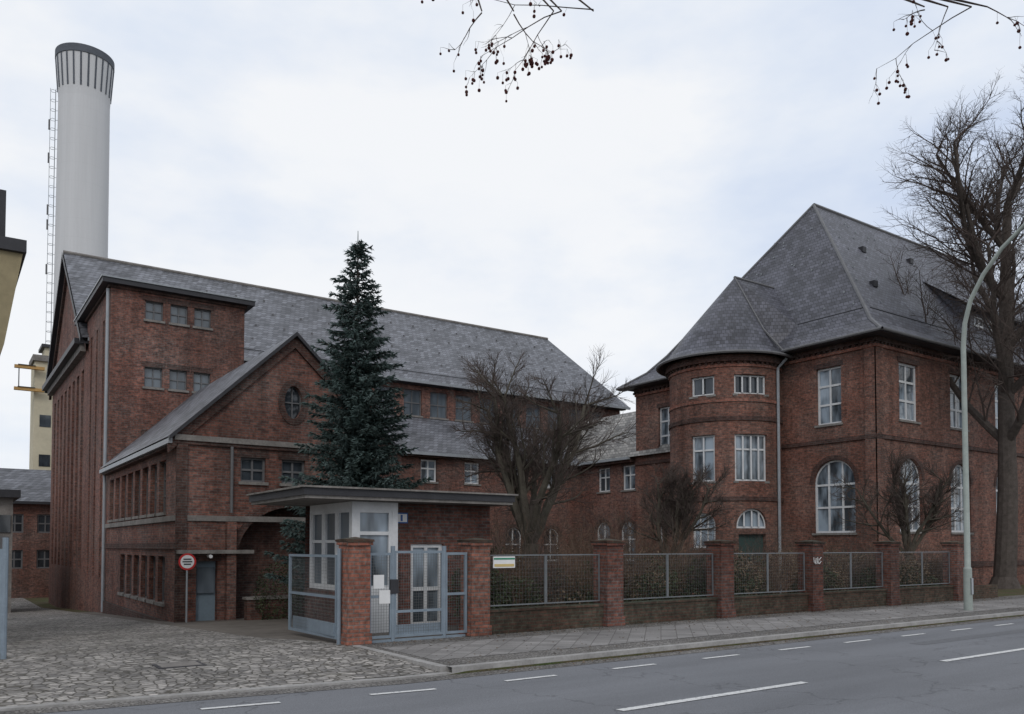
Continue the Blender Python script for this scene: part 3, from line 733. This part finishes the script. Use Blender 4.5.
A.tube([(42.9,19.5,-.2),(42.9,19.5,.5)],[.8,.52],12,'bark')
A.obj('bare_street_tree')
def gtree(name,x,y,H,tr,spread,seed,n0=6,dens=2.4):
    random.seed(seed); A=Acc(); z0=gz(y)
    th=H*.27
    A.tube([(x,y,z0-.1),(x+.02,y,z0+.4),(x+.05,y-.02,z0+th)],[tr*1.3,tr,tr*.95],10,'bark2')
    P=dict(seg=[6,5,4,3],taper=[.35,.35,.4,.5],wig=[.22,.26,.24,.2],up=[.08,.09,.09,.07],start=[.2,.1,0,0],n=[dens,dens,dens,0],
      ang=[(20,65),(20,60),(15,50),(0,0)],len=[(.32,.48),(.4,.58),(.5,.8)],side=[7,4,3,3],mat=['bark2','bark2','twig','twig'],rmax=[tr*.5,.04,.012,.0065])
    for i in range(n0):
        a=2*math.pi*i/n0+U(-.3,.3); sp=spread*U(.5,1.1); d=Vector((math.cos(a)*sp,math.sin(a)*sp,1))
        grow(A,Vector((x+.05,y-.02,z0+th-.08)),d,(H-th)*U(.66,.84),tr*.5,0,P)
    A.obj(name)
gtree('bare_garden_tree',14.5,20,8.0,.29,.68,3,8,2.2)
gtree('bare_garden_tree',20.4,20,5.1,.17,.5,5,6,2.25)
gtree('bare_garden_tree',33.5,19,6.0,.19,.48,9,6,2.2)
# spruce
def spruce(x,y,H,Rb):
    random.seed(21); A=Acc(); z0=gz(y)
    A.tube([(x,y,z0),(x,y,z0+H)],[.2,.015],8,'bark')
    z=.9
    while z<H-.12:
        fr=z/H; rad=Rb*(1-fr)**.74*U(.78,1.1)+.05
        nb=int(7+9*(1-fr)); a0=U(0,6.28)
        for i in range(nb):
            a=a0+2*math.pi*i/nb+U(-.25,.25); L=rad*U(.62,1.17); c,s=math.cos(a),math.sin(a)
            droop=.28*(1-fr)-.15*fr; p=Vector((x,y,z0+z+U(-.1,.1))); nst=max(3,int(L/.15))
            pts=[p]
            for k in range(1,nst+1):
                t=k/nst; q=Vector((x+c*L*t,y+s*L*t,p.z-droop*L*t*(1-.75*t)+.12*t*t*L+ (0.5*L*t if fr>.9 else 0))); pts.append(q)
            A.tube(pts,[.016]*len(pts),3,'bark')
            for k in range(1,len(pts)):
                q=pts[k]; t=k/nst
                tl=(.38*(1-t*.5))*min(1,L/1.0+.3)
                for sd in (-1,1,-1,1,0,0):
                    dr=Vector((c,s,0))*U(.35,.9)+Vector((-s,c,0))*sd*U(.5,1)+Vector((0,0,U(-.5,.3)))
                    dr.normalize(); l=tl*U(.6,1.2); e=q+dr*l; w=Vector((0,0,1)).cross(dr)*.035+Vector((0,0,U(-.03,.03)))
                    A.face([q-w,q+w,e],'spruce'); m=(q+e)/2
                    for _ in range(2):
                        h=dr.cross(w).normalized()*.05*U(.5,1.2); A.face([q+w*.5,m+h,e],'spruce')
                        m=q+dr*l*U(.2,.9); sidev=(w.normalized()*U(-1,1)+h.normalized()*U(-1,.6)+dr*.8).normalized()*U(.07,.14); A.face([m,m+sidev+dr*.02,m+sidev*.5+Vector((0,0,.02))-w*.5],'spruce')
        z+=.17+.10*fr
    A.tube([(x,y,z0+H-.2),(x,y,z0+H+.35)],[.02,.01],4,'spruce')
    A.obj('spruce_tree')
spruce(10.75,24.0,11.9,2.5)
# shrubs
def shrub(A,x,y,h,w,n,mat='twigb'):
    z0=gz(y)
    for _ in range(n):
        a=U(0,6.28); b=Vector((x+U(-.2,.2)*w,y+U(-.2,.2)*w,z0)); L=h*U(.55,1.05)
        d=Vector((math.cos(a)*w*.6*R()/h,math.sin(a)*w*.6*R()/h,1)).normalized(); pts=[b]; p=b
        for k in range(4):
            d=(d+rv()*.2).normalized(); p=p+d*L/4; pts.append(p)
            if k>0:
                for _ in range(3):
                    e=(d+rv()*1.0).normalized(); A.tube([p,p+e*L*.13,p+(e+rv()*.4+Vector((0,0,.3))).normalized()*L*.27],[.005,.004,.002],3,mat)
        A.tube(pts,[.011,.009,.007,.005,.003],3,mat)
random.seed(33); A=Acc()
for j,(x,y,h,w) in enumerate(((12.2,17.6,2.3,1.5),(13.2,18.6,2.7,1.8),(14.8,18.2,2.5,1.8),(16.0,17.6,2.7,1.7),(17.0,19,2.8,2),(15.5,22,2.9,2.2),(17.6,21.5,3.0,2.2),(18.9,18,2.3,1.6),(19.6,19,2.4,1.8),(22,19,2.2,1.8),(24,19.5,2.2,1.8),(26,19,2.1,1.8),(28,18.8,2.1,1.8),(30,19.5,2.2,1.8),(22.5,23,2.7,2.2),(25,24,2.6,2.2),(28,22,2.4,2),(19.5,24,3.0,2.4),(21,27,3.0,2.4),(17,26,3.0,2.4))):
    shrub(A,x,y,h,w,36,'twig' if j%3==1 else 'twigb')
for i in range(24):
    x=10.8+i*.95; shrub(A,x,U(16.5,17.3),U(1.5,2.1),1.3,34,'twig' if i%2==0 else 'twigb')
A.obj('bare_shrubs')
def leaves(A,c,r,n,s,mat):
    for _ in range(n):
        v=rv()
        while v.length>1: v=rv()
        v=v.normalized()*v.length**.5
        p=Vector((c[0]+v.x*r[0],c[1]+v.y*r[1],c[2]+v.z*r[2])); a=rv().normalized()*s*U(.6,1.3); b=a.cross(rv()).normalized()*s*.6
        A.face([p-a,p+b,p+a,p-b],mat)
A=Acc()
for i in range(80):
    x=U(10.5,33.5); leaves(A,(x,U(16.3,17.0),U(.3,1.0)),(U(.5,.9),.4,U(.35,.7)),360,.038,'ivy' if R()<.6 else 'dry')
for i in range(45):
    x=U(10.8,33); leaves(A,(x,U(17.3,19.5),U(.8,1.5)),(.8,.6,.55),320,.045,'dry' if R()<.45 else 'ivy')
A.obj('garden_hedge')
A=Acc()
for c in ((9.2,26.6,.4),(10.3,26.5,.7),(11.6,26.4,.8)): leaves(A,c,(.8,.6,1.1),1500,.04,'ivy')
A.obj('evergreen_bush')
A=Acc()
for _ in range(1500):
    x=U(7.2,34); q=R(); y=U(15.2,15.62) if q<.5 else (U(11.5,11.78) if q<.7 else U(12,15.6)); z=-.108 if y<11.8 else .008
    a=U(0,6.28); s=U(.015,.04)
    A.face([(x+s*math.cos(a),y+s*math.sin(a),z),(x+s*math.cos(a+1.7),y+s*math.sin(a+1.7),z+.012),(x-s*math.cos(a),y-s*math.sin(a),z)],'dry')
A.obj('fallen_leaves')
# ------------------------------------------------------------------ plane tree overhead with seed balls
random.seed(8); A=Acc()
A.tube([(5.6,-1.6,-.1),(5.6,-1.6,.6),(5.5,-1.5,3),(5.2,-1.1,5.5),(4.9,-.6,7.5),(4.5,0,10),(4.2,.4,13)],[.5,.38,.34,.3,.24,.16,.06],14,'bark2')
A.tube([(5.2,-1.1,5.5),(5.0,.3,6.4),(4.3,2,6.75),(3.5,3.3,6.6),(2.6,4.5,6.2)],[.2,.13,.09,.06,.03],8,'bark2')
A.tube([(5.2,-1.1,5.2),(5.5,.3,6.0),(5.6,1.6,6.2),(5.3,2.6,6.0),(4.9,3.2,5.75)],[.16,.1,.07,.045,.03],8,'bark2')
Rt=Vector((.821,-.571,0)); Fw=Vector((.571,.821,0))
def ball(p,r):
    n=len(A.v); i0=A.mi('ball'); K=6
    A.v.append((p.x,p.y,p.z+r))
    for a in (1,2,3):
        ph=math.pi*a/4
        for j in range(K): th=2*math.pi*j/K; A.v.append((p.x+r*math.sin(ph)*math.cos(th),p.y+r*math.sin(ph)*math.sin(th),p.z+r*math.cos(ph)))
    A.v.append((p.x,p.y,p.z-r)); bt=n+1+3*K
    for j in range(K):
        k=(j+1)%K; A.f.append((n,n+1+j,n+1+k)); A.m.append(i0)
        for a in (0,1): A.f.append((n+1+a*K+j,n+1+(a+1)*K+j,n+1+(a+1)*K+k,n+1+a*K+k)); A.m.append(i0)
        A.f.append((bt,n+1+2*K+j,n+1+2*K+k)); A.m.append(i0)
def hangtwig(p,d,L,r,lv):
    n=5; pts=[p.copy()]; q=p.copy()
    for k in range(n):
        d=(d+rv()*.22+Vector((0,0,.0))).normalized(); q=q+d*L/n; pts.append(q.copy())
        if lv>0 and k>0:
            for _ in range(1 if R()<.85 else 2):
                e=(d+rv()*.9+Vector((0,0,-.1))).normalized(); hangtwig(q,e,L*U(.25,.48),r*.6,lv-1)
        if R()<(.08 if lv==0 else .1):
            e=q+Vector((U(-.02,.02),U(-.02,.02),-U(.03,.07))); A.tube([q,e],.0009,3,'twig'); ball(e,U(.008,.012))
    A.tube(pts,[r*(1-.75*i/n) for i in range(n+1)],4,'twig')
    if lv==0 and R()<.65:
        e=q+Vector((0,0,-U(.03,.06))); A.tube([q,e],.0009,3,'twig'); ball(e,U(.008,.012))
C1=Vector((2.9,4.15,5.3)); C2=Vector((5.05,2.75,5.38))
for (s,z,dr,L,lv) in ((.5,.06,(-1,-.12),.85,2),(.25,.05,(-.6,-.8),.42,2),(.0,.03,(.5,-.8),.38,2),(-.2,.04,(-.3,-.6),.30,1),(.3,.05,(-1,-.35),.6,2)):
    hangtwig(C1+Rt*s+Vector((0,0,z)),Rt*dr[0]+Vector((0,0,dr[1]))+Fw*U(-.2,.2),L,.0045,lv)
for s in (.5,.25,.0,-.2,.3): A.tube([(2.6,4.5,6.2),C1+Rt*s+Vector((0,0,.05))],[.02,.0045],5,'twig')
for (s,z,dr,L,lv) in ((.35,.05,(-1,-.3),.62,2),(.45,.05,(.5,-.35),.35,1),(.05,.03,(-.6,-.35),.3,1),(.2,.05,(-.2,-.5),.3,1)):
    hangtwig(C2+Rt*s+Vector((0,0,z)),Rt*dr[0]+Vector((0,0,dr[1]))+Fw*U(-.2,.2),L,.0045,lv)
for s in (.35,.45,.05,.2): A.tube([(4.9,3.2,5.85),C2+Rt*s+Vector((0,0,.05))],[.02,.0045],5,'twig')
A.obj('plane_tree')
# ------------------------------------------------------------------ world, sun, camera
w=bpy.data.worlds.new("World"); scene.world=w; w.use_nodes=True
t=NT(w.node_tree); bg=w.node_tree.nodes['Background']
sky=t.n('TexSky',sky_type='NISHITA'); sky.sun_disc=False
sunel,sunaz=math.radians(38),math.radians(215)
sky.sun_elevation=sunel; sky.sun_rotation=sunaz
tc=t.n('TexCoord').outputs['Generated']
v=t.scl(tc,1,1,2.2)
n1=t.noise(v,1.7,6,.55)
col=t.ramp(n1,[(.32,(.70,.78,.93)),(.46,(.83,.885,.975)),(.58,(.96,.975,1.0))])
n2=t.noise(v,3.4,5,.55)
col=t.mix(1,col,t.ramp(n2,[(.35,(.93,.95,.98)),(.6,(1,1,1))]),'MULTIPLY')
sc=t.n('VectorMath',operation='SCALE'); t.l(col,sc.inputs[0]); sc.inputs['Scale'].default_value=9.9
fin=t.mix(.06,sc.outputs[0],sky.outputs[0])
t.l(fin,bg.inputs['Color']); bg.inputs['Strength'].default_value=.1
sd=bpy.data.lights.new('sun','SUN'); sd.energy=.75; sd.angle=math.radians(18); sd.color=(1,.95,.88)
so=bpy.data.objects.new('sun',sd); scene.collection.objects.link(so)
dv=Vector((math.sin(sunaz)*math.cos(sunel),math.cos(sunaz)*math.cos(sunel),math.sin(sunel)))
so.rotation_euler=dv.to_track_quat('Z','Y').to_euler(); so.location=(0,-20,40)
cam=bpy.data.cameras.new('camera'); co=bpy.data.objects.new('camera',cam); scene.collection.objects.link(co)
co.location=(0,0,2); co.rotation_euler=(math.radians(92),0,math.radians(-34.82))
cam.sensor_width=36; cam.lens=29.04; cam.shift_y=.1564; cam.clip_end=5000; cam.clip_start=.05
scene.camera=co
scene.view_settings.view_transform='Standard'; scene.view_settings.look='None'; scene.view_settings.exposure=0
